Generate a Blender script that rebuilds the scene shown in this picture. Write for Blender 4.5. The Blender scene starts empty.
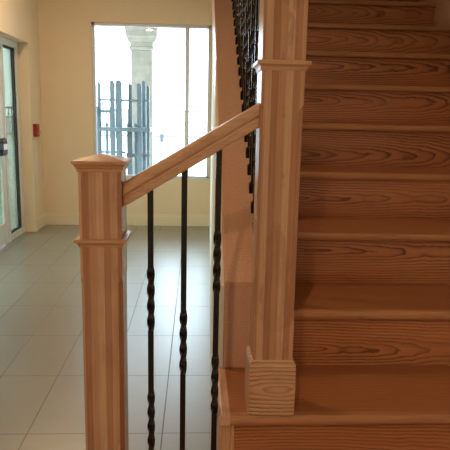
import bpy, bmesh, math, random
from mathutils import Vector, Matrix
random.seed(7)
scn = bpy.context.scene
col = scn.collection

# ------------------------------------------------------------------ node helpers
class NT:
    def __init__(self, name):
        self.m = bpy.data.materials.new(name); self.m.use_nodes = True
        self.t = self.m.node_tree
        self.t.nodes.clear()
        self.out = self.t.nodes.new('ShaderNodeOutputMaterial')
    def n(self, typ, **kw):
        nd = self.t.nodes.new(typ)
        for k, v in kw.items(): setattr(nd, k, v)
        return nd
    def link(self, a, b): self.t.links.new(a, b)
    def put(self, sock, v):
        if hasattr(v, 'is_output') or hasattr(v, 'links'): self.link(v, sock)
        else: sock.default_value = v
    def math(self, op, a, b=None, c=None):
        nd = self.n('ShaderNodeMath', operation=op)
        self.put(nd.inputs[0], a)
        if b is not None: self.put(nd.inputs[1], b)
        if c is not None: self.put(nd.inputs[2], c)
        return nd.outputs[0]
    def noise(self, vec, scale=1., detail=2., rough=.5, dist=0.):
        nd = self.n('ShaderNodeTexNoise')
        self.link(vec, nd.inputs['Vector'])
        nd.inputs['Scale'].default_value = scale; nd.inputs['Detail'].default_value = detail
        nd.inputs['Roughness'].default_value = rough; nd.inputs['Distortion'].default_value = dist
        return nd.outputs['Fac']
    def comb(self, x, y, z):
        nd = self.n('ShaderNodeCombineXYZ')
        self.put(nd.inputs[0], x); self.put(nd.inputs[1], y); self.put(nd.inputs[2], z)
        return nd.outputs[0]
    def ramp(self, fac, stops):
        nd = self.n('ShaderNodeValToRGB'); self.link(fac, nd.inputs[0])
        el = nd.color_ramp.elements
        while len(el) < len(stops): el.new(0.5)
        for e, (p, c) in zip(el, stops):
            e.position = p; e.color = (*c, 1) if len(c) == 3 else c
        return nd.outputs[0]
    def mix(self, fac, a, b, blend='MIX'):
        nd = self.n('ShaderNodeMix', data_type='RGBA', blend_type=blend)
        self.put(nd.inputs[0], fac)
        for s, v in ((nd.inputs[6], a), (nd.inputs[7], b)):
            if isinstance(v, tuple): s.default_value = (*v, 1) if len(v) == 3 else v
            else: self.link(v, s)
        return nd.outputs[2]
    def bsdf(self, color, rough=.5, metal=0., coat=0., bump=None, bump_d=.001, spec=.5):
        b = self.n('ShaderNodeBsdfPrincipled')
        if isinstance(color, tuple): b.inputs['Base Color'].default_value = (*color, 1)
        else: self.link(color, b.inputs['Base Color'])
        self.put(b.inputs['Roughness'], rough)
        b.inputs['Metallic'].default_value = metal
        b.inputs['Coat Weight'].default_value = coat
        b.inputs['Coat Roughness'].default_value = .25
        b.inputs['Specular IOR Level'].default_value = spec
        if bump is not None:
            bp = self.n('ShaderNodeBump'); bp.inputs['Distance'].default_value = bump_d
            bp.inputs['Strength'].default_value = 1.0
            self.link(bump, bp.inputs['Height']); self.link(bp.outputs[0], b.inputs['Normal'])
        self.link(b.outputs[0], self.out.inputs[0])
        return self.m
    def objcoord(self):
        tc = self.n('ShaderNodeTexCoord'); sp = self.n('ShaderNodeSeparateXYZ')
        self.link(tc.outputs['Object'], sp.inputs[0])
        return tc.outputs['Object'], sp.outputs
    def rand(self):
        return self.n('ShaderNodeObjectInfo').outputs['Random']

def paint(name, color, rough=.6, var=.03, scale=8., metal=0., bump=0.):
    t = NT(name); v, s = t.objcoord()
    f = t.noise(v, scale, 3.)
    c2 = tuple(min(1, c*(1+var)) for c in color); c1 = tuple(c*(1-var) for c in color)
    bmp = t.noise(v, 260., 2.) if bump else None
    return t.bsdf(t.ramp(f, [(.3, c1), (.7, c2)]), rough, metal, bump=bmp, bump_d=bump)

def wood(name, axis, light, mid, dark, freq=75., contrast=1., rough=.30, coat=.0, depth=.10, wob=.05, staves=False, spread=.03, taper=.0, wave=.02):
    """softwood: growth rings round a pith that drifts away along the board, cut by its faces. axis = grain direction"""
    t = NT(name); v, s = t.objcoord()
    o = {'X': (s[0], s[2], s[1]), 'Y': (s[1], s[0], s[2]), 'Z': (s[2], s[0], s[1])}[axis]
    g, a, b = o
    r = t.rand()
    r1 = t.math('MULTIPLY', r, 37.3)
    r2 = t.math('SUBTRACT', t.math('FRACT', t.math('MULTIPLY', r, 91.7)), .5)
    r3 = t.math('FRACT', t.math('MULTIPLY', r, 53.1))
    gg = t.math('ADD', g, r1)
    n1 = t.math('SUBTRACT', t.noise(t.comb(t.math('MULTIPLY', gg, 2.2), t.math('MULTIPLY', a, 1.), r1), 1., 2., .5), .5)
    n2 = t.math('SUBTRACT', t.noise(t.comb(t.math('MULTIPLY', gg, 6.), t.math('MULTIPLY', a, 5.), t.math('ADD', r1, 5.)), 1., 2., .5), .5)
    n3 = t.math('SUBTRACT', t.noise(t.comb(t.math('MULTIPLY', gg, 22.), t.math('MULTIPLY', a, 80.), t.math('MULTIPLY', b, 80.)), 1., 3., .6), .5)
    aa = t.math('ADD', t.math('ADD', a, t.math('MULTIPLY', r2, spread)), t.math('MULTIPLY', n1, wave*2))
    slope = t.math('MULTIPLY', t.math('MULTIPLY_ADD', r3, .7, .65), taper)
    bb = t.math('ADD', t.math('ADD', t.math('ADD', b, t.math('MULTIPLY_ADD', r3, depth*.5, depth)), t.math('MULTIPLY', n2, wob*2)), t.math('MULTIPLY', g, slope))
    rad = t.math('SQRT', t.math('ADD', t.math('MULTIPLY', aa, aa), t.math('MULTIPLY', bb, bb)))
    ph = t.math('ADD', t.math('MULTIPLY', rad, freq), t.math('MULTIPLY', n3, .65))
    saw = t.math('FRACT', ph)
    ring = t.ramp(saw, [(0., (0, 0, 0)), (.40, (.08,)*3), (.66, (.45,)*3), (.84, (1, 1, 1)), (.93, (.9,)*3), (1., (0, 0, 0))])
    fib = t.noise(t.comb(t.math('MULTIPLY', gg, 6.), t.math('MULTIPLY', a, 190.), t.math('MULTIPLY', b, 190.)), 1., 4., .65)
    big = t.noise(t.comb(t.math('MULTIPLY', gg, .9), t.math('MULTIPLY', a, 9.), t.math('ADD', b, r1)), 1., 2., .5)
    big = t.ramp(big, [(.32, (0, 0, 0)), (.68, (1, 1, 1))])
    base = t.mix(big, light, mid)
    if staves:
        sid = t.math('FLOOR', t.math('MULTIPLY', t.math('ADD', a, .5), 1/.0188))
        tone = t.math('FRACT', t.math('ADD', t.math('MULTIPLY', sid, .618), t.math('ADD', r1, staves)))
        base = t.ramp(tone, [(.1, light), (.4, tuple(.5*(p+q) for p, q in zip(light, mid))), (.6, mid), (.9, tuple(.62*p+.38*q for p, q in zip(mid, dark)))])
        base = t.mix(t.math('MULTIPLY', fib, .25), base, mid)
    patch = t.ramp(t.noise(t.comb(t.math('MULTIPLY', gg, 1.4), t.math('MULTIPLY', a, 12.), r1), 1., 1., .5), [(.35, (.35,)*3), (.65, (1, 1, 1))])
    c = t.mix(t.math('MULTIPLY', t.math('MULTIPLY', ring, contrast), patch), base, dark)
    fm = t.math('MULTIPLY_ADD', fib, .62, .69)
    c = t.mix(1., c, t.comb(fm, fm, fm), 'MULTIPLY')
    return t.bsdf(c, t.math('MULTIPLY_ADD', fib, .08, rough-.04), coat=coat)

M = {}
LIGHT, MID, DARK = (.64, .40, .235), (.52, .28, .15), (.28, .11, .05)
M['board'] = wood('pine_boards_across', 'X', (.55, .235, .102), (.44, .168, .068), (.115, .030, .011), freq=95., contrast=1., depth=.04, wob=.016, spread=.10, taper=.07, wave=.012)
M['tread'] = wood('pine_treads', 'X', (.50, .215, .094), (.40, .155, .064), (.15, .045, .018), freq=75., contrast=.85, depth=.45, wob=.008, wave=.006)
M['nose'] = wood('pine_nosing', 'X', (.53, .265, .125), (.43, .195, .09), (.26, .10, .04), freq=90., contrast=.4, depth=.2, wob=.01)
M['plinth'] = wood('pine_plinth', 'X', LIGHT, (.56, .30, .145), (.22, .075, .03), freq=85., contrast=1.3, depth=.060, wob=.014, spread=.01, taper=.30, wave=.005)
M['stave'] = wood('pine_glued_staves', 'Z', (.66, .435, .27), (.50, .26, .145), (.25, .092, .052), freq=190., contrast=.35, rough=.25, depth=.5, wob=.004, wave=.004, staves=3.)
M['trim'] = wood('pine_trim', 'X', LIGHT, (.55, .29, .14), (.38, .17, .07), freq=130., contrast=.4, depth=.3, wob=.01)
M['rail'] = wood('pine_rail', 'X', (.68, .44, .28), (.60, .36, .21), (.42, .21, .11), freq=110., contrast=.4, depth=.25, wob=.01)
M['curb'] = wood('pine_curb', 'Y', (.72, .46, .32), (.66, .38, .25), (.46, .22, .125), freq=190., contrast=.55, depth=.35, wob=.004, wave=.004)
M['pale'] = wood('pine_pale_trim', 'Z', (.66, .42, .24), (.58, .34, .18), (.42, .2, .09), freq=120., contrast=.3, depth=.3, wob=.01)
M['iron'] = paint('black_iron', (.004, .004, .006), .24, .1, 60., 0.0)
M['wall'] = paint('beige_wall_paint', (.71, .55, .37), .75, .015, 3.)
M['dry'] = paint('pale_wall_paint', (.80, .78, .74), .7, .015, 3.)
M['base'] = paint('cream_trim_paint', (.70, .59, .42), .5, .01, 3.)
M['ceil'] = paint('ceiling_paint', (.75, .68, .56), .8, .01, 3.)
M['alum'] = paint('white_aluminium', (.60, .60, .58), .4, .03, 20.)
M['alumgrey'] = paint('grey_aluminium', (.62, .60, .66), .4, .03, 20.)
M['gasket'] = paint('black_rubber', (.02, .025, .03), .6, .05, 30.)
M['red'] = paint('red_plastic', (.27, .014, .012), .4, .05, 40.)
M['redpale'] = paint('faded_red_plastic', (.40, .12, .07), .45, .05, 40.)
M['labelwhite'] = paint('white_label', (.75, .78, .8), .5, .03, 30.)
M['rack'] = paint('blue_grey_metal', (.13, .20, .25), .45, .08, 25.)
M['stone'] = paint('column_stone', (.36, .35, .30), .8, .12, 9., bump=.001)
M['paving'] = paint('pale_paving', (.62, .60, .56), .85, .06, 1.2)
M['fence'] = paint('grey_fence_paint', (.10, .125, .15), .5, .05, 20.)
M['bin'] = paint('dark_bin', (.05, .055, .06), .5, .1, 20.)
M['soffit'] = paint('porch_soffit', (.5, .48, .44), .8, .03, 3.)
M['lampmetal'] = paint('lamp_trim', (.8, .8, .78), .4, .02, 20.)

def floor_mat():
    t = NT('floor_tiles'); v, s = t.objcoord()
    br = t.n('ShaderNodeTexBrick'); br.offset = 0.; br.squash = 1.
    t.link(v, br.inputs['Vector'])
    br.inputs['Color1'].default_value = (.205, .190, .155, 1)
    br.inputs['Color2'].default_value = (.190, .176, .144, 1)
    br.inputs['Mortar'].default_value = (.05, .044, .036, 1)
    br.inputs['Scale'].default_value = 1.
    br.inputs['Mortar Size'].default_value = .0026
    br.inputs['Mortar Smooth'].default_value = .1
    br.inputs['Brick Width'].default_value = .3048
    br.inputs['Row Height'].default_value = .6021
    cl = t.noise(v, 2.3, 4., .6); fine = t.noise(v, 60., 3., .6)
    c = t.mix(.10, br.outputs['Color'], t.ramp(cl, [(.3, (.2, .19, .16)), (.7, (.48, .46, .40))]))
    k = t.math('MULTIPLY_ADD', fine, .12, .94)
    c = t.mix(1., c, t.comb(k, k, k), 'MULTIPLY')
    ro = t.math('MULTIPLY_ADD', br.outputs['Fac'], .4, t.math('MULTIPLY_ADD', cl, .06, .29))
    hgt = t.math('SUBTRACT', 1., br.outputs['Fac'])
    mt = t.bsdf(c, ro, bump=hgt, bump_d=.0008)
    next(n for n in t.t.nodes if n.type == 'BSDF_PRINCIPLED').inputs['IOR'].default_value = 2.6
    return mt
M['floor'] = floor_mat()

def glass_mat(name, tint, gl=.9):
    t = NT(name)
    tr = t.n('ShaderNodeBsdfTransparent'); tr.inputs[0].default_value = (*tint, 1)
    gs = t.n('ShaderNodeBsdfGlossy'); gs.inputs['Roughness'].default_value = .02
    fr = t.n('ShaderNodeFresnel'); fr.inputs['IOR'].default_value = 1.45
    mx = t.n('ShaderNodeMixShader')
    t.link(t.math('MULTIPLY', fr.outputs[0], gl), mx.inputs[0])
    t.link(tr.outputs[0], mx.inputs[1]); t.link(gs.outputs[0], mx.inputs[2])
    t.link(mx.outputs[0], t.out.inputs[0])
    return t.m
M['glass'] = glass_mat('clear_glass', (.97, .985, .99))
M['doorglass'] = glass_mat('green_tinted_glass', (.70, .76, .66))

def emit_mat(name, color, strength):
    t = NT(name); e = t.n('ShaderNodeEmission')
    e.inputs[0].default_value = (*color, 1); e.inputs[1].default_value = strength
    t.link(e.outputs[0], t.out.inputs[0]); return t.m
M['lamp'] = emit_mat('warm_lamp', (1., .72, .42), 40.)

# ------------------------------------------------------------------ mesh helpers
class MB:
    def __init__(self): self.bm = bmesh.new()
    def _merge(self, b):
        me = bpy.data.meshes.new('tmp'); b.to_mesh(me); b.free()
        self.bm.from_mesh(me); bpy.data.meshes.remove(me)
    def box(self, x0, x1, y0, y1, z0, z1, bev=0., seg=2):
        b = bmesh.new()
        bmesh.ops.create_cube(b, size=1.)
        for v in b.verts:
            v.co = Vector(((x0+x1)/2+v.co.x*(x1-x0), (y0+y1)/2+v.co.y*(y1-y0), (z0+z1)/2+v.co.z*(z1-z0)))
        if bev: bmesh.ops.bevel(b, geom=list(b.edges), offset=bev, segments=seg, profile=.5, affect='EDGES')
        self._merge(b); return self
    def prism(self, pts, lo, hi, plane='YZ', bev=0.):
        """closed outline extruded along the axis left out"""
        def P(u, w, k):
            return {'YZ': (k, u, w), 'XZ': (u, k, w), 'XY': (u, w, k)}[plane]
        b = bmesh.new(); n = len(pts)
        A = [b.verts.new(P(u, w, lo)) for u, w in pts]; B = [b.verts.new(P(u, w, hi)) for u, w in pts]
        b.faces.new(A); b.faces.new(B)
        for i in range(n): b.faces.new((A[i], A[(i+1) % n], B[(i+1) % n], B[i]))
        bmesh.ops.recalc_face_normals(b, faces=b.faces)
        if bev: bmesh.ops.bevel(b, geom=list(b.edges), offset=bev, segments=2, profile=.5, affect='EDGES')
        self._merge(b); return self
    def rings(self, rings, close=True):
        """list of rings with the same number of points, skinned"""
        b = bmesh.new(); R = [[b.verts.new(p) for p in r] for r in rings]; n = len(R[0])
        for i in range(len(R)-1):
            for j in range(n): b.faces.new((R[i][j], R[i][(j+1) % n], R[i+1][(j+1) % n], R[i+1][j]))
        if close:
            b.faces.new(R[0]); b.faces.new(R[-1])
        bmesh.ops.remove_doubles(b, verts=b.verts, dist=1e-6)
        bmesh.ops.recalc_face_normals(b, faces=b.faces)
        self._merge(b); return self
    def square_rings(self, cx, cy, prof):
        return self.rings([[(cx-h, cy-h, z), (cx+h, cy-h, z), (cx+h, cy+h, z), (cx-h, cy+h, z)] for h, z in prof])
    def cyl(self, cx, cy, prof, n=24):
        return self.rings([[(cx+r*math.cos(2*math.pi*i/n), cy+r*math.sin(2*math.pi*i/n), z) for i in range(n)] for r, z in prof])
    def build(self, name, mat, parent=None, loc=None, smooth=False):
        o3 = Vector(loc) if loc is not None else (world_loc(parent) if parent else Vector((0, 0, 0)))
        for v in self.bm.verts: v.co -= o3
        me = bpy.data.meshes.new(name); self.bm.to_mesh(me); self.bm.free()
        me.materials.append(mat)
        o = bpy.data.objects.new(name, me); col.objects.link(o)
        if parent:
            o.parent = parent; o.location = o3 - world_loc(parent)
        else: o.location = o3
        if smooth:
            for p in me.polygons: p.use_smooth = True
        return o
def world_loc(o):
    v = Vector((0, 0, 0))
    while o: v += o.location; o = o.parent
    return v
def tag(o, label=None, cat=None, group=None, kind=None):
    if label: o['label'] = label
    if cat: o['category'] = cat
    if group: o['group'] = group
    if kind: o['kind'] = kind
    return o
def thing(name, loc, label, cat, group=None):
    o = bpy.data.objects.new(name, None); o.empty_display_size = .1; col.objects.link(o); o.location = loc
    return tag(o, label, cat, group)
def struct(name, mb, mat, label, cat, loc=None):
    return tag(mb.build(name, mat, loc=loc), label, cat, kind='structure')

# ------------------------------------------------------------------ setting: room
XL, XR, YB, YF, H = -1.93, 1.655, 7.55, -3.2, 3.15
ex, ey = -1.0539, 2.472                      # a corner of the tile grid
struct('floor', MB().box(XL-.25, XR+.2, YF-.2, YB+.2, -.1, 0.), M['floor'],
       'grey-beige floor of long rectangular tiles with dark joints', 'floor', loc=(ex, ey, 0.))
# back wall with the window opening
WX0, WX1, WZ0, WZ1 = -1.297, .170, .622, 2.517
def dryx(y): return .031+.0207*y
w = MB()
w.box(XL-.2, WX0, YB, YB+.18, 0, 5.6).box(WX1, XR+.2, YB, YB+.18, 0, 5.6)
w.box(WX0, WX1, YB, YB+.18, 0, WZ0).box(WX0, WX1, YB, YB+.18, WZ1, 5.6)
struct('wall_back', w, M['wall'], 'beige far wall around the wide daylight window', 'wall')
# left wall: glazed door opening near the far end, an added, unseen fill window far nearer (beside the camera)
DY0, DY1, DZ = 4.35, 7.06, 2.20
w = MB()
w.box(XL-.2, XL, DY1, YB, 0, H).box(XL-.2, XL, DY0, DY1, DZ, H).box(XL-.2, XL, -.7, DY0, 0, H)
w.box(XL-.2, XL, -2.5, -.7, 0, .7).box(XL-.2, XL, -2.5, -.7, 2.3, H).box(XL-.2, XL, YF, -2.5, 0, H)
struct('wall_left', w, M['wall'], 'beige left wall holding the glazed entrance door', 'wall')
struct('wall_right', MB().box(XR, XR+.2, YF, YB, 0, 5.6), M['wall'], 'beige wall along the right side of the stairs', 'wall')
struct('wall_front', MB().box(XL-.2, XR+.2, YF-.2, YF, 0, H), M['wall'], 'beige wall facing the stairs', 'wall')
c = MB()
c.box(XL-.2, XR+.2, YF-.2, 2.3, H, H+.1).box(XL-.2, .06, 2.3, YB+.18, H, H+.1)
c.box(-.04, .06, 2.3, YB, H+.1, 5.6).box(.06, XR+.2, 2.2, 2.3, H, 5.6).box(-.04, XR+.2, 2.2, YB+.18, 5.6, 5.7)
struct('ceiling', c, M['ceil'], 'pale ceiling with the open stairwell', 'ceiling')
# wall closing the underside of the upper flight
SL = .2043/.3249
def curbz(y): return .8888+SL*(y-1.8727)
yn, zt, RI, RU = 1.5468, .5868, .2043, .3249
n_steps = 13
CY1 = 5.75
def sp(y, top, x): return (x, y, top)
drywall = MB()
ya, yb = 1.882, 3.25
prof = [(1.72, 0.), (1.72, zt-.035), (ya, zt-.035), (ya, curbz(ya)-.02), (yb, curbz(yb)-.02), (yb, 0.)]
drywall.rings([[(dryx(y), y, z) for y, z in prof], [(.0990, y, z) for y, z in prof]])
yc = 2.34
prof = [(yc, 0.), (yc, curbz(yc)-.305), (CY1, curbz(CY1)-.305), (YB, curbz(CY1)-.305), (YB, 0.)]
drywall.rings([[(dryx(y)+(.001 if y < yb else 0), y, z) for y, z in prof], [(.25, y, z) for y, z in prof]])
struct('wall_stair', drywall, M['dry'], 'pale wall closing in the underside of the upper stairs', 'wall')
b = MB().box(XL+.0, dryx(YB)-.002, YB-.014, YB, 0, .125, .003).box(XL, dryx(YB)-.002, YB-.009, YB, .125, .150, .003)
struct('baseboard_back', b, M['base'], 'cream skirting along the foot of the far wall', 'baseboard')
b = MB().box(XL, XL+.014, DY1, YB-.015, 0, .15, .003)
struct('baseboard_left', b, M['base'], 'cream skirting between the door recess and far corner', 'baseboard')

# window in the far wall
win = tag(bpy.data.objects.new('window_1', None), 'wide aluminium window with one off-centre mullion', 'window', kind='structure')
col.objects.link(win); win.location = ((WX0+WX1)/2, YB+.05, WZ0)
f = MB(); fw = .036
f.box(WX0, WX0+fw, YB+.02, YB+.08, WZ0, WZ1, .003).box(WX1-fw, WX1, YB+.02, YB+.08, WZ0, WZ1, .003)
f.box(WX0, WX1, YB+.02, YB+.08, WZ0, WZ0+.03, .003).box(WX0, WX1, YB+.02, YB+.08, WZ1-fw, WZ1, .003)
f.build('window_frame', M['alumgrey'], win)
MB().box(-.148, -.096, YB+.015, YB+.08, WZ0+.03, WZ1-fw, .003).build('mullion', M['alumgrey'], win)
MB().box(WX0+fw, -.148, YB+.045, YB+.051, WZ0+.03, WZ1-fw).build('pane', M['glass'], win)
MB().box(-.096, WX1-fw, YB+.045, YB+.051, WZ0+.03, WZ1-fw).build('pane', M['glass'], win)
MB().box(WX0, WX1, YB-.008, YB+.02, WZ0-.018, WZ0+.006, .003).build('window_sill', M['alum'], win)

# glazed entrance in the recess of the left wall
DX = XL-.12
door = tag(bpy.data.objects.new('door_1', None), 'white framed glass entrance door in a recess of the left wall', 'door', kind='structure')
col.objects.link(door); door.location = (DX, (DY0+DY1)/2, 0)
f = MB()
f.box(DX-.05, DX, DY1-.10, DY1, 0, DZ, .004).box(DX-.05, DX, DY0, DY0+.10, 0, DZ, .004)
f.box(DX-.05, DX, DY0+.1, DY1-.1, DZ-.075, DZ, .004).box(DX-.05, DX, 6.52, DY1-.1, 0, .075, .004)
f.build('door_frame', M['alum'], door)
MB().box(DX-.05, DX+.004, 6.465, 6.52, 0, DZ-.075, .004).build('door_post', M['alum'], door)
g = MB()
g.box(DX-.035, DX-.012, DY1-.165, DY1-.10, .075, DZ-.075).box(DX-.035, DX-.012, 6.52, DY1-.10, .075, .10).box(DX-.035, DX-.012, 6.52, DY1-.1, DZ-.10, DZ-.075)
g.build('gasket', M['gasket'], door)
MB().box(DX-.03, DX-.022, 6.52, DY1-.165, .10, DZ-.10).build('side_pane', M['doorglass'], door)
lf = MB()
lf.box(DX-.045, DX-.004, 6.34, 6.462, .01, DZ-.08, .004).box(DX-.045, DX-.004, 5.47, 5.59, .01, DZ-.08, .004)
lf.box(DX-.045, DX-.004, 5.59, 6.34, .01, .24, .004).box(DX-.045, DX-.004, 5.59, 6.34, DZ-.20, DZ-.08, .004)
leaf = lf.build('door_leaf', M['alum'], door)
MB().box(DX-.03, DX-.022, 5.59, 6.34, .24, DZ-.20).build('door_pane', M['doorglass'], leaf)
pb = MB().box(DX-.004, DX+.055, 6.21, 6.38, .965, 1.15, .028, 3).box(DX+.02, DX+.05, 5.5, 6.24, 1.03, 1.10, .01)
pbo = pb.build('panic_bar', M['gasket'], leaf)
MB().box(DX+.053, DX+.058, 6.235, 6.36, 1.03, 1.09, .001).box(DX, DX+.03, 6.2075, 6.2105, 1.03, 1.09).build('label_strip', M['labelwhite'], pbo)
lf = MB()
lf.box(DX-.045, DX-.004, 5.35, 5.465, .01, DZ-.08, .004).box(DX-.045, DX-.004, DY0+.1, DY0+.22, .01, DZ-.08, .004)
lf.box(DX-.045, DX-.004, DY0+.22, 5.35, .01, .24, .004).box(DX-.045, DX-.004, DY0+.22, 5.35, DZ-.20, DZ-.08, .004)
leaf = lf.build('door_leaf', M['alum'], door)
MB().box(DX-.03, DX-.022, DY0+.22, 5.35, .24, DZ-.20).build('door_pane', M['doorglass'], leaf)

# unseen window beside the camera, added for soft light on posts and stairs
win = tag(bpy.data.objects.new('fill_window', None), 'unseen side window added in the left wall for soft fill light', 'window', kind='structure')
col.objects.link(win); win.location = (XL-.1, -1.6, .7)
f = MB()
for y0, y1 in ((-2.5, -2.44), (-1.63, -1.57), (-.76, -.7)): f.box(XL-.13, XL-.07, y0, y1, .7, 2.3, .003)
f.box(XL-.13, XL-.07, -2.5, -.7, .7, .76, .003).box(XL-.13, XL-.07, -2.5, -.7, 2.24, 2.3, .003)
f.build('window_frame', M['alum'], win)
MB().box(XL-.103, XL-.097, -2.44, -1.63, .76, 2.24).build('pane', M['glass'], win)
MB().box(XL-.103, XL-.097, -1.57, -.76, .76, 2.24).build('pane', M['glass'], win)

# ------------------------------------------------------------------ outside
struct('ground', MB().box(-60, 60, YB+.18, 160, -.12, -.02), M['paving'], 'pale paved ground outside beyond the window', 'ground')
struct('ground_side', MB().box(-60, XL-.25, -60, YB+.18, -.12, -.02), M['paving'], 'pale paved ground outside the entrance door', 'ground')
struct('porch_roof', MB().box(-4., 4., YB+.18, 9.7, 2.75, 3.1), M['soffit'], 'roof of the porch over the patio', 'roof')
cx, cy = -.835, 9.32
t = thing('stone_column', (cx, cy, -.02), 'square pale stone column with a stepped capital standing outside the window', 'column')
s = MB().square_rings(cx, cy, [(.2, -.02), (.2, .2), (.178, .23), (.160, .25)]); s.build('base', M['stone'], t)
s = MB().box(cx-.160, cx+.160, cy-.160, cy+.160, .25, 2.36, .008); s.build('shaft', M['stone'], t)
s = MB().square_rings(cx, cy, [(.160, 2.36), (.185, 2.375), (.185, 2.41), (.168, 2.42), (.168, 2.47), (.20, 2.49), (.215, 2.53), (.232, 2.56), (.232, 2.64), (.245, 2.65), (.245, 2.75)])
s.build('capital', M['stone'], t)

t = thing('metal_rack', (-1.03, 8.6, -.02), 'tall blue-grey metal rack of upright posts and cross rails outside the window', 'rack')
posts = [(-1.405, 8.42, 1.55, .04), (-1.367, 8.5, 1.86, .035), (-1.178, 8.45, 1.885, .05), (-1.135, 8.74, 1.90, .055), (-1.074, 8.42, 1.887, .05),
         (-.937, 8.5, 1.85, .04), (-.800, 8.43, 1.85, .05), (-.762, 8.72, 1.90, .04), (-.684, 8.5, 1.83, .03), (-1.30, 8.74, 1.3, .03), (-.99, 8.74, 1.3, .035), (-.88, 8.74, 1.3, .035)]
for x, y, z, wd in posts:
    wd *= 1.3
    MB().prism([(x-wd/2, -.02), (x+wd/2, -.02), (x+wd/2, z-.035), (x-wd*.1, z), (x-wd/2, z-.02)], y-.02, y+.02, 'XZ').build('post', M['rack'], t)
for (x0, x1, y0, y1, z0, z1) in ((-1.39, -.67, 8.44, 8.47, 1.595, 1.625), (-1.42, -1.17, 8.44, 8.47, 1.43, 1.465), (-1.39, -.9, 8.70, 8.72, 1.60, 1.63),
                                 (-1.37, -1.0, 8.44, 8.47, .87, .90), (-1.0, -.66, 8.50, 8.53, .82, .87), (-1.39, -.7, 8.44, 8.47, .40, .44), (-1.39, -.7, 8.7, 8.73, .40, .44)):
    MB().box(x0, x1, y0, y1, z0, z1, .004).build('rail', M['rack'], t)
MB().box(-1.40, -.65, 8.39, 8.80, 1.18, 1.235, .005).build('shelf', M['rack'], t)

# far fence and bin
fy = 34.
t = thing('picket_fence', (-2.5, fy, -.02), 'faint grey metal picket fence far beyond the patio', 'fence')
pk = MB()
x = -11.9
while x < 6.9:
    pk.box(x, x+.055, fy-.011, fy+.011, .05, 1.68); x += .17
pk.box(-12, 7, fy-.02, fy+.02, .12, .20).box(-12, 7, fy-.02, fy+.02, 1.55, 1.63)
pk.build('picket_panel', M['fence'], t)
for i in range(9):
    x = -12+i*2.375
    MB().box(x-.04, x+.04, fy-.04, fy+.04, -.02, 1.78, .01).build('post', M['fence'], t)
t = thing('litter_bin', (-1.80, 31., -.02), 'small dark bin standing on the pale paving near the far fence', 'bin')
MB().cyl(-1.8, 31., [(.09, -.02), (.11, .30), (.11, .34)], 16).build('body', M['bin'], t)
MB().cyl(-1.8, 31., [(.12, .34), (.12, .37), (.06, .42), (.01, .43)], 16).build('lid', M['bin'], t)

# fire alarm call point on the left wall
t = thing('fire_alarm', (XL, 7.21, 1.21), 'small red fire alarm pull box on the left wall beside the door', 'fire alarm')
MB().box(XL, XL+.045, 7.125, 7.255, 1.135, 1.285, .006).build('mount_box', M['red'], t)
MB().box(XL+.045, XL+.062, 7.145, 7.235, 1.165, 1.205, .004).build('pull_handle', M['redpale'], t)

# ------------------------------------------------------------------ staircase
XA, XE = .281, 1.630
stair = thing('staircase', (.9, yn, 0.), 'wide varnished pine staircase rising straight ahead with cathedral-grained risers', 'staircase')
def board_tread(x0, x1, y0, y1, z1, th=.0300):
    z0 = z1-th; r = th/2
    pts = [(y1, z0), (y1, z1)]
    for k in range(0, 9):                                     # eased front edge
        a = math.pi/2+math.pi*k/8
        pts.append((y0+r*.6+r*.6*math.cos(a)*1.0, z0+r+r*math.sin(a)))
    return MB().prism(pts, x0, x1, 'YZ')
for n in range(n_steps):
    y0 = yn+RU*n; z1 = zt+RI*n
    x0 = XA if n else .107
    ctr = ((x0+XE)/2, y0+.16, z1-.015)
    MB().box(x0, XE, y0+.026, y0+RU+.05, z1-.03, z1).build('tread', M['tread'], stair, loc=ctr)
    board_tread(x0, XE, y0, y0+.026, z1).build('nosing', M['nose'], stair, loc=(ctr[0], y0, z1-.015))
    xr = XA if n else .121
    rc = ((xr+XE)/2, y0+.035, z1-.03-(RI-.03)/2)
    MB().box(xr, XE, y0+.028, y0+.046, z1-RI, z1-.03).build('riser', M['board'], stair, loc=rc)
# first step: return nosing at its open left end, pale corner trim, side board
pts = [(.107, zt-.03), (.107, zt)] + [(.084+.009*math.cos(math.pi/2+math.pi*k/8), zt-.015+.015*math.sin(math.pi/2+math.pi*k/8)) for k in range(9)]
MB().prism(pts, yn+.004, 1.875, 'XZ').build('return_nosing', M['curb'], stair)
MB().box(.084, .112, 1.577, 1.599, zt-RI, zt-.031, .002).build('corner_board', M['pale'], stair)
MB().box(.112, .121, 1.570, 1.60, zt-RI, zt-.033, .002).build('corner_bead', M['pale'], stair)
MB().box(.078, .112, 1.60, 1.715, zt-RI, zt-.031, .001).build('side_board', M['curb'], stair)
# curb carrying the upper balusters
YC = 1.8765
pts = [(YC, zt), (YC, curbz(YC)), (CY1, curbz(CY1)), (CY1, curbz(CY1)-.30), (YC+.36, curbz(YC+.36)-.30), (YC+.26, zt)]
MB().prism(pts, .100, .280, 'YZ', .003).build('curb', M['curb'], stair, loc=(.19, YC, zt))
# skirt board on the right wall
def nosez(y): return zt+SL*(y-yn)
pts = [(yn-.05, zt-RI), (yn-.05, nosez(yn-.05)+.10), (CY1, nosez(CY1)+.10), (CY1, nosez(CY1)-.3), (yn+.4, zt-RI)]
MB().prism(pts, XE, XR-.002, 'YZ').build('skirt_board', M['curb'], stair, loc=(XE, yn, zt))
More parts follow.
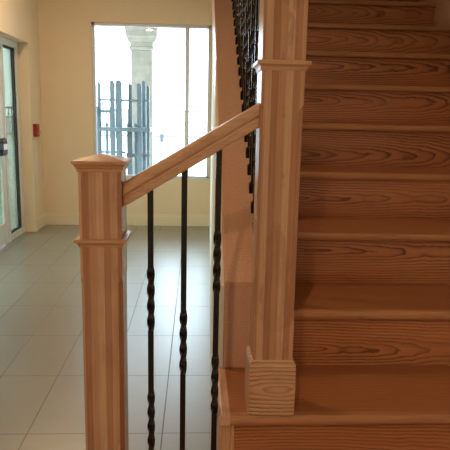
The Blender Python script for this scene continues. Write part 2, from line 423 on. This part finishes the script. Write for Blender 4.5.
# lower flight: landing and the single step below it
ZL = zt-RI
MB().box(.12, XE, .30, 1.575, ZL-.03, ZL, .004).build('landing', M['board'], stair, loc=(.9, .95, ZL))
MB().box(.15, XE, .33, 1.575, 0, ZL-.03).build('landing_base', M['board'], stair, loc=(.9, .95, ZL/2))
MB().box(-.185, .149, .30, 1.69, ZL/2-.03, ZL/2, .004).build('tread', M['nose'], stair, loc=(0, .95, ZL/2))
MB().box(-.165, .149, .33, 1.68, 0, ZL/2-.03).build('riser', M['board'], stair, loc=(0, .95, 0))

# ------------------------------------------------------------------ newel posts
NY = 1.612
def shaft_mb(cx, cy, h, segs):
    """square post with stopped chamfers; segs: list of (z, chamfer)"""
    R = []
    for z, c in segs:
        R.append([(cx-h+c, cy-h, z), (cx+h-c, cy-h, z), (cx+h, cy-h+c, z), (cx+h, cy+h-c, z), (cx+h-c, cy+h, z), (cx-h+c, cy+h, z), (cx-h, cy+h-c, z), (cx-h, cy-h+c, z)])
    return MB().rings(R)
def stop(z_lo, z_hi, c=.0125, e=.0012, L=.022):
    """chamfered between z_lo and z_hi with lamb's-tongue ends"""
    return [(z_lo, e), (z_lo+L*.3, c*.45), (z_lo+L*.6, c*.85), (z_lo+L, c), (z_hi-L, c), (z_hi-L*.6, c*.85), (z_hi-L*.3, c*.45), (z_hi, e)]
HN = .0565
def collar(z0, z1):
    d = z1-z0
    return [(HN-.002, z0), (HN+.002, z0), (HN+.0035, z0+d*.15), (HN+.0045, z0+d*.35), (HN+.0085, z0+d*.52), (HN+.0105, z0+d*.56), (HN+.0130, z0+d*.6), (HN+.0130, z0+d*.92), (HN+.0118, z1), (HN-.002, z1)]
def newel(cx, z0, zp0, zp1, ch, zc0, zc1, ztop, label):
    t = thing('newel_post', (cx, NY, z0), label, 'newel post')
    segs = [(z0, .0012)] + stop(*ch) + [(ztop-.04, .0012)]
    shaft_mb(cx, NY, HN, segs).build('shaft', M['stave'], t)
    MB().square_rings(cx, NY, [(HN+.0095, z0), (HN+.0095, zp1-.018), (HN+.008, zp1-.010), (HN+.0005, zp1), (HN-.002, zp1)]).build('plinth', M['plinth'], t, loc=(cx, NY, (z0+zp1)/2))
    MB().square_rings(cx, NY, collar(zc0, zc1)).build('collar', M['trim'], t, loc=(cx, NY, zc0))
    zc = ztop-.045
    MB().square_rings(cx, NY, [(HN-.002, zc), (HN+.0025, zc), (HN+.003, zc+.003), (HN+.0035, zc+.007), (HN+.0065, zc+.0115), (HN+.007, zc+.0145), (HN+.0085, zc+.0155), (HN+.011, zc+.0185),
                               (HN+.0118, zc+.0205), (HN+.0142, zc+.0215), (HN+.0145, zc+.023), (HN+.0145, zc+.028), (HN+.0132, zc+.0295), (HN+.006, zc+.0305), (HN+.004, zc+.0315), (.0005, ztop)]).build('cap', M['trim'], t, loc=(cx, NY, zc))
    return t
newel(-.2530, 0., 0., .30, (.33, .992), 1.079, 1.1005, 1.326, 'shorter pine newel post with a pyramid cap, standing on the tiled floor at left')
newel(.2235, zt+.0006, zt, .756, (.868, 1.466), 1.5515, 1.577, 1.83, 'taller pine newel post with a block plinth, standing on the first step')

# ------------------------------------------------------------------ handrails
RPROF = [(.0, .0), (.019, .0), (.0255, .001), (.0275, .004), (.0280, .016), (.0262, .0185), (.0225, .0205), (.0218, .024), (.0240, .0265), (.0278, .029),
         (.0292, .033), (.0295, .041), (.0285, .048), (.0245, .0535), (.017, .0563), (.0, .057)]
def rail_ring(P, nrm, side):
    pts = [P+side*u+nrm*v for u, v in RPROF] + [P-side*u+nrm*v for u, v in reversed(RPROF[1:-1])]
    return [tuple(p) for p in pts]
RS = .608
def railz(x): return 1.261+RS*(x+.177)           # top edge of the lower rail
ang = math.atan(RS); nrm = Vector((-math.sin(ang), 0, math.cos(ang))); side = Vector((0, 1, 0))
def rail_ends(x0, x1):
    R = []
    for xx in (x0, x1):
        base = []
        for (u, v) in RPROF: base.append((u, v))
        ring = []
        zb = railz(xx)-.057/math.cos(ang)
        for u, v in RPROF: ring.append((xx, NY-u, zb+v/math.cos(ang)))
        for u, v in reversed(RPROF[1:-1]): ring.append((xx, NY+u, zb+v/math.cos(ang)))
        R.append(ring)
    return R
hr = MB().rings(rail_ends(-.2530+HN+.0008, .2235-HN-.0008)).build('handrail', M['rail'], loc=(-.01, NY, railz(-.01)-.03), smooth=False)
tag(hr, 'short moulded pine handrail sloping up between the two newel posts', 'handrail')
# upper rail, running up from the tall newel
def upz(y): return curbz(y)+.87
R = []
ca = math.cos(math.atan(SL))
for yy in (NY+HN+.0012, CY1):
    R.append([(.2235-u, yy, upz(yy)+v/ca) for u, v in RPROF] + [(.2235+u, yy, upz(yy)+v/ca) for u, v in reversed(RPROF[1:-1])])
hu = MB().rings(R).build('handrail', M['rail'], loc=(.2235, NY+HN, upz(NY+HN)))
tag(hu, 'moulded pine handrail above the upper row of balusters, climbing away from the taller newel', 'handrail')

# ------------------------------------------------------------------ balusters
HB = .0080
def bar_rings(cx, cy, z0, z1, twists, slope=None):
    zs = [(z0, 0.)]; a = 0.
    for lo, hi in twists:
        zs.append((lo, a)); n = 36
        for k in range(1, n+1): zs.append((lo+(hi-lo)*k/n, a+2*math.pi*k/n))
    zs.append((z1, 0.))
    R = []
    for z, an in zs:
        ring = []
        for k in range(4):
            q = an+math.pi/4+k*math.pi/2; r = HB*math.sqrt(2)
            dx, dy = r*math.cos(q), r*math.sin(q); zz = z
            if slope and z == z1: zz = z+slope[0]*dx+slope[1]*dy
            if slope and z == z0 and slope[2]: zz = z+slope[0]*dx+slope[1]*dy
            ring.append((cx+dx, cy+dy, zz))
        R.append(ring)
    return R
zs = ZL/2
low = [(-.1240, [(.450, .634), (.822, 1.010)], 'black iron baluster with two twists, the one nearest the shorter newel'),
       (-.0310, [(.690, .882)], 'black iron baluster with a single twist, middle of the three under the sloping rail'),
       (.0625, [(.561, .750), (.932, 1.118)], 'black iron baluster with two twists, nearest the stair curb and taller newel')]
for x, tw, lab in low:
    zb = railz(x)-.057/math.cos(ang)-.0006
    o = MB().rings(bar_rings(x, NY, zs+.0006, zb, tw, (RS, 0., False))).build('baluster', M['iron'], loc=(x, NY, zs))
    tag(o, lab, 'baluster', 'iron balusters of the lower rail')
GRP = 'iron balusters of the upper flight'
LABU = 'black twisted iron baluster in the crowded row climbing the curb of the upper flight'
protos = []
SHEAR = (0., SL, True)
def upper(y, tw):
    z0 = curbz(y)+.0006; z1 = upz(y)-.0006
    o = MB().rings(bar_rings(.2235, y, z0, z1, [(z0+a, z0+b) for a, b in tw], SHEAR)).build('baluster', M['iron'], loc=(.2235, y, z0))
    tag(o, LABU, 'baluster', GRP)
    h = .0155
    def q(k, e, z): return [(.2235+sx*e, y+sy*e, z0+z+SL*sy*e*k) for sx, sy in ((-1, -1), (1, -1), (1, 1), (-1, 1))]
    MB().rings([q(1, h, 0.), q(.3, h, .026), q(0, .010, .036)]).build('shoe', M['iron'], o)
    return o
ys = 1.985; DYB = .0985
pd = upper(ys, [(.14, .33), (.46, .65)]); ps = upper(ys+DYB, [(.30, .49)])
k = 2
while ys+DYB*k < 4.55:
    src = pd if k % 2 == 0 else ps
    y = ys+DYB*k
    c2 = src.copy(); col.objects.link(c2); c2.location = (.2235, y, curbz(y)+.0006)
    for ch in src.children:
        d = ch.copy(); d.parent = c2; col.objects.link(d)
    k += 1

# ------------------------------------------------------------------ light
w = bpy.data.worlds.new('sky'); scn.world = w; w.use_nodes = True
nt = w.node_tree; nt.nodes.clear()
bg = nt.nodes.new('ShaderNodeBackground'); wo = nt.nodes.new('ShaderNodeOutputWorld')
bg.inputs[0].default_value = (.68, .86, 1., 1); bg.inputs[1].default_value = 20.0
nt.links.new(bg.outputs[0], wo.inputs[0])
def portal(loc, rot, sx, sy):
    l = bpy.data.lights.new('portal', 'AREA'); l.shape = 'RECTANGLE'; l.size = sx; l.size_y = sy
    l.cycles.is_portal = True
    o = bpy.data.objects.new('portal', l); col.objects.link(o); o.location = loc; o.rotation_euler = rot
portal(((WX0+WX1)/2, YB+.19, (WZ0+WZ1)/2), (math.radians(-90), 0, 0), WX1-WX0, WZ1-WZ0)
portal((XL-.21, (DY0+DY1)/2, DZ/2), (0, math.radians(-90), 0), DZ, DY1-DY0)
portal((XL-.21, -1.6, 1.5), (0, math.radians(-90), 0), 1.6, 1.8)

def unseen_downlight(x, y, power, label):
    t = thing('unseen_downlight', (x, y, H), label, 'ceiling light', 'unseen ceiling lamps')
    n = 24
    MB().rings([[(x+r*math.cos(2*math.pi*i/n), y+r*math.sin(2*math.pi*i/n), z) for i in range(n)] for r, z in
                ((.075, H-.001), (.095, H-.001), (.095, H-.008), (.075, H-.008), (.075, H-.001))], close=False).build('trim_ring', M['lampmetal'], t)
    MB().cyl(x, y, [(.074, H-.003), (.074, H-.001)], 24).build('lens', M['lamp'], t)
    l = bpy.data.lights.new('unseen_downlight_bulb', 'AREA'); l.shape = 'DISK'; l.size = .14; l.energy = power; l.color = (1., .70, .42)
    o = bpy.data.objects.new('unseen_downlight_bulb', l); col.objects.link(o); o.parent = t; o.location = (0, 0, -.012)
for x, y, pw in ((-1.25, 5.5, 52.), (-1.0, 2.4, 25.), (-.6, -1.4, 75.)):  # lamps out of view; the nearer two are added as warm fill
    unseen_downlight(x, y, pw, 'unseen round ceiling lamp added for its warm light')

# ------------------------------------------------------------------ camera
f, pt, yw, rl, ze = 586.8302, .18514, .05143, .0211, 1.4353
cy_, sy_, cp, sp_ = math.cos(yw), math.sin(yw), math.cos(pt), math.sin(pt)
fwd = Vector((sy_*cp, cy_*cp, -sp_)); r = Vector((cy_, -sy_, 0)); u = r.cross(fwd)
r2 = math.cos(rl)*r+math.sin(rl)*u; u2 = -math.sin(rl)*r+math.cos(rl)*u
cam = bpy.data.cameras.new('camera'); co = bpy.data.objects.new('camera', cam); col.objects.link(co)
cam.sensor_width = 36.; cam.lens = f/450*36.; cam.clip_start = .02; cam.clip_end = 400
m = Matrix(((r2.x, u2.x, -fwd.x, 0), (r2.y, u2.y, -fwd.y, 0), (r2.z, u2.z, -fwd.z, ze), (0, 0, 0, 1)))
co.matrix_world = m
scn.camera = co
scn.view_settings.view_transform = 'Standard'; scn.view_settings.look = 'None'
scn.view_settings.gamma = 1.; scn.view_settings.use_curve_mapping = False
scn.view_settings.exposure = -1.0
scn.cycles.max_bounces = 10; scn.cycles.transparent_max_bounces = 12
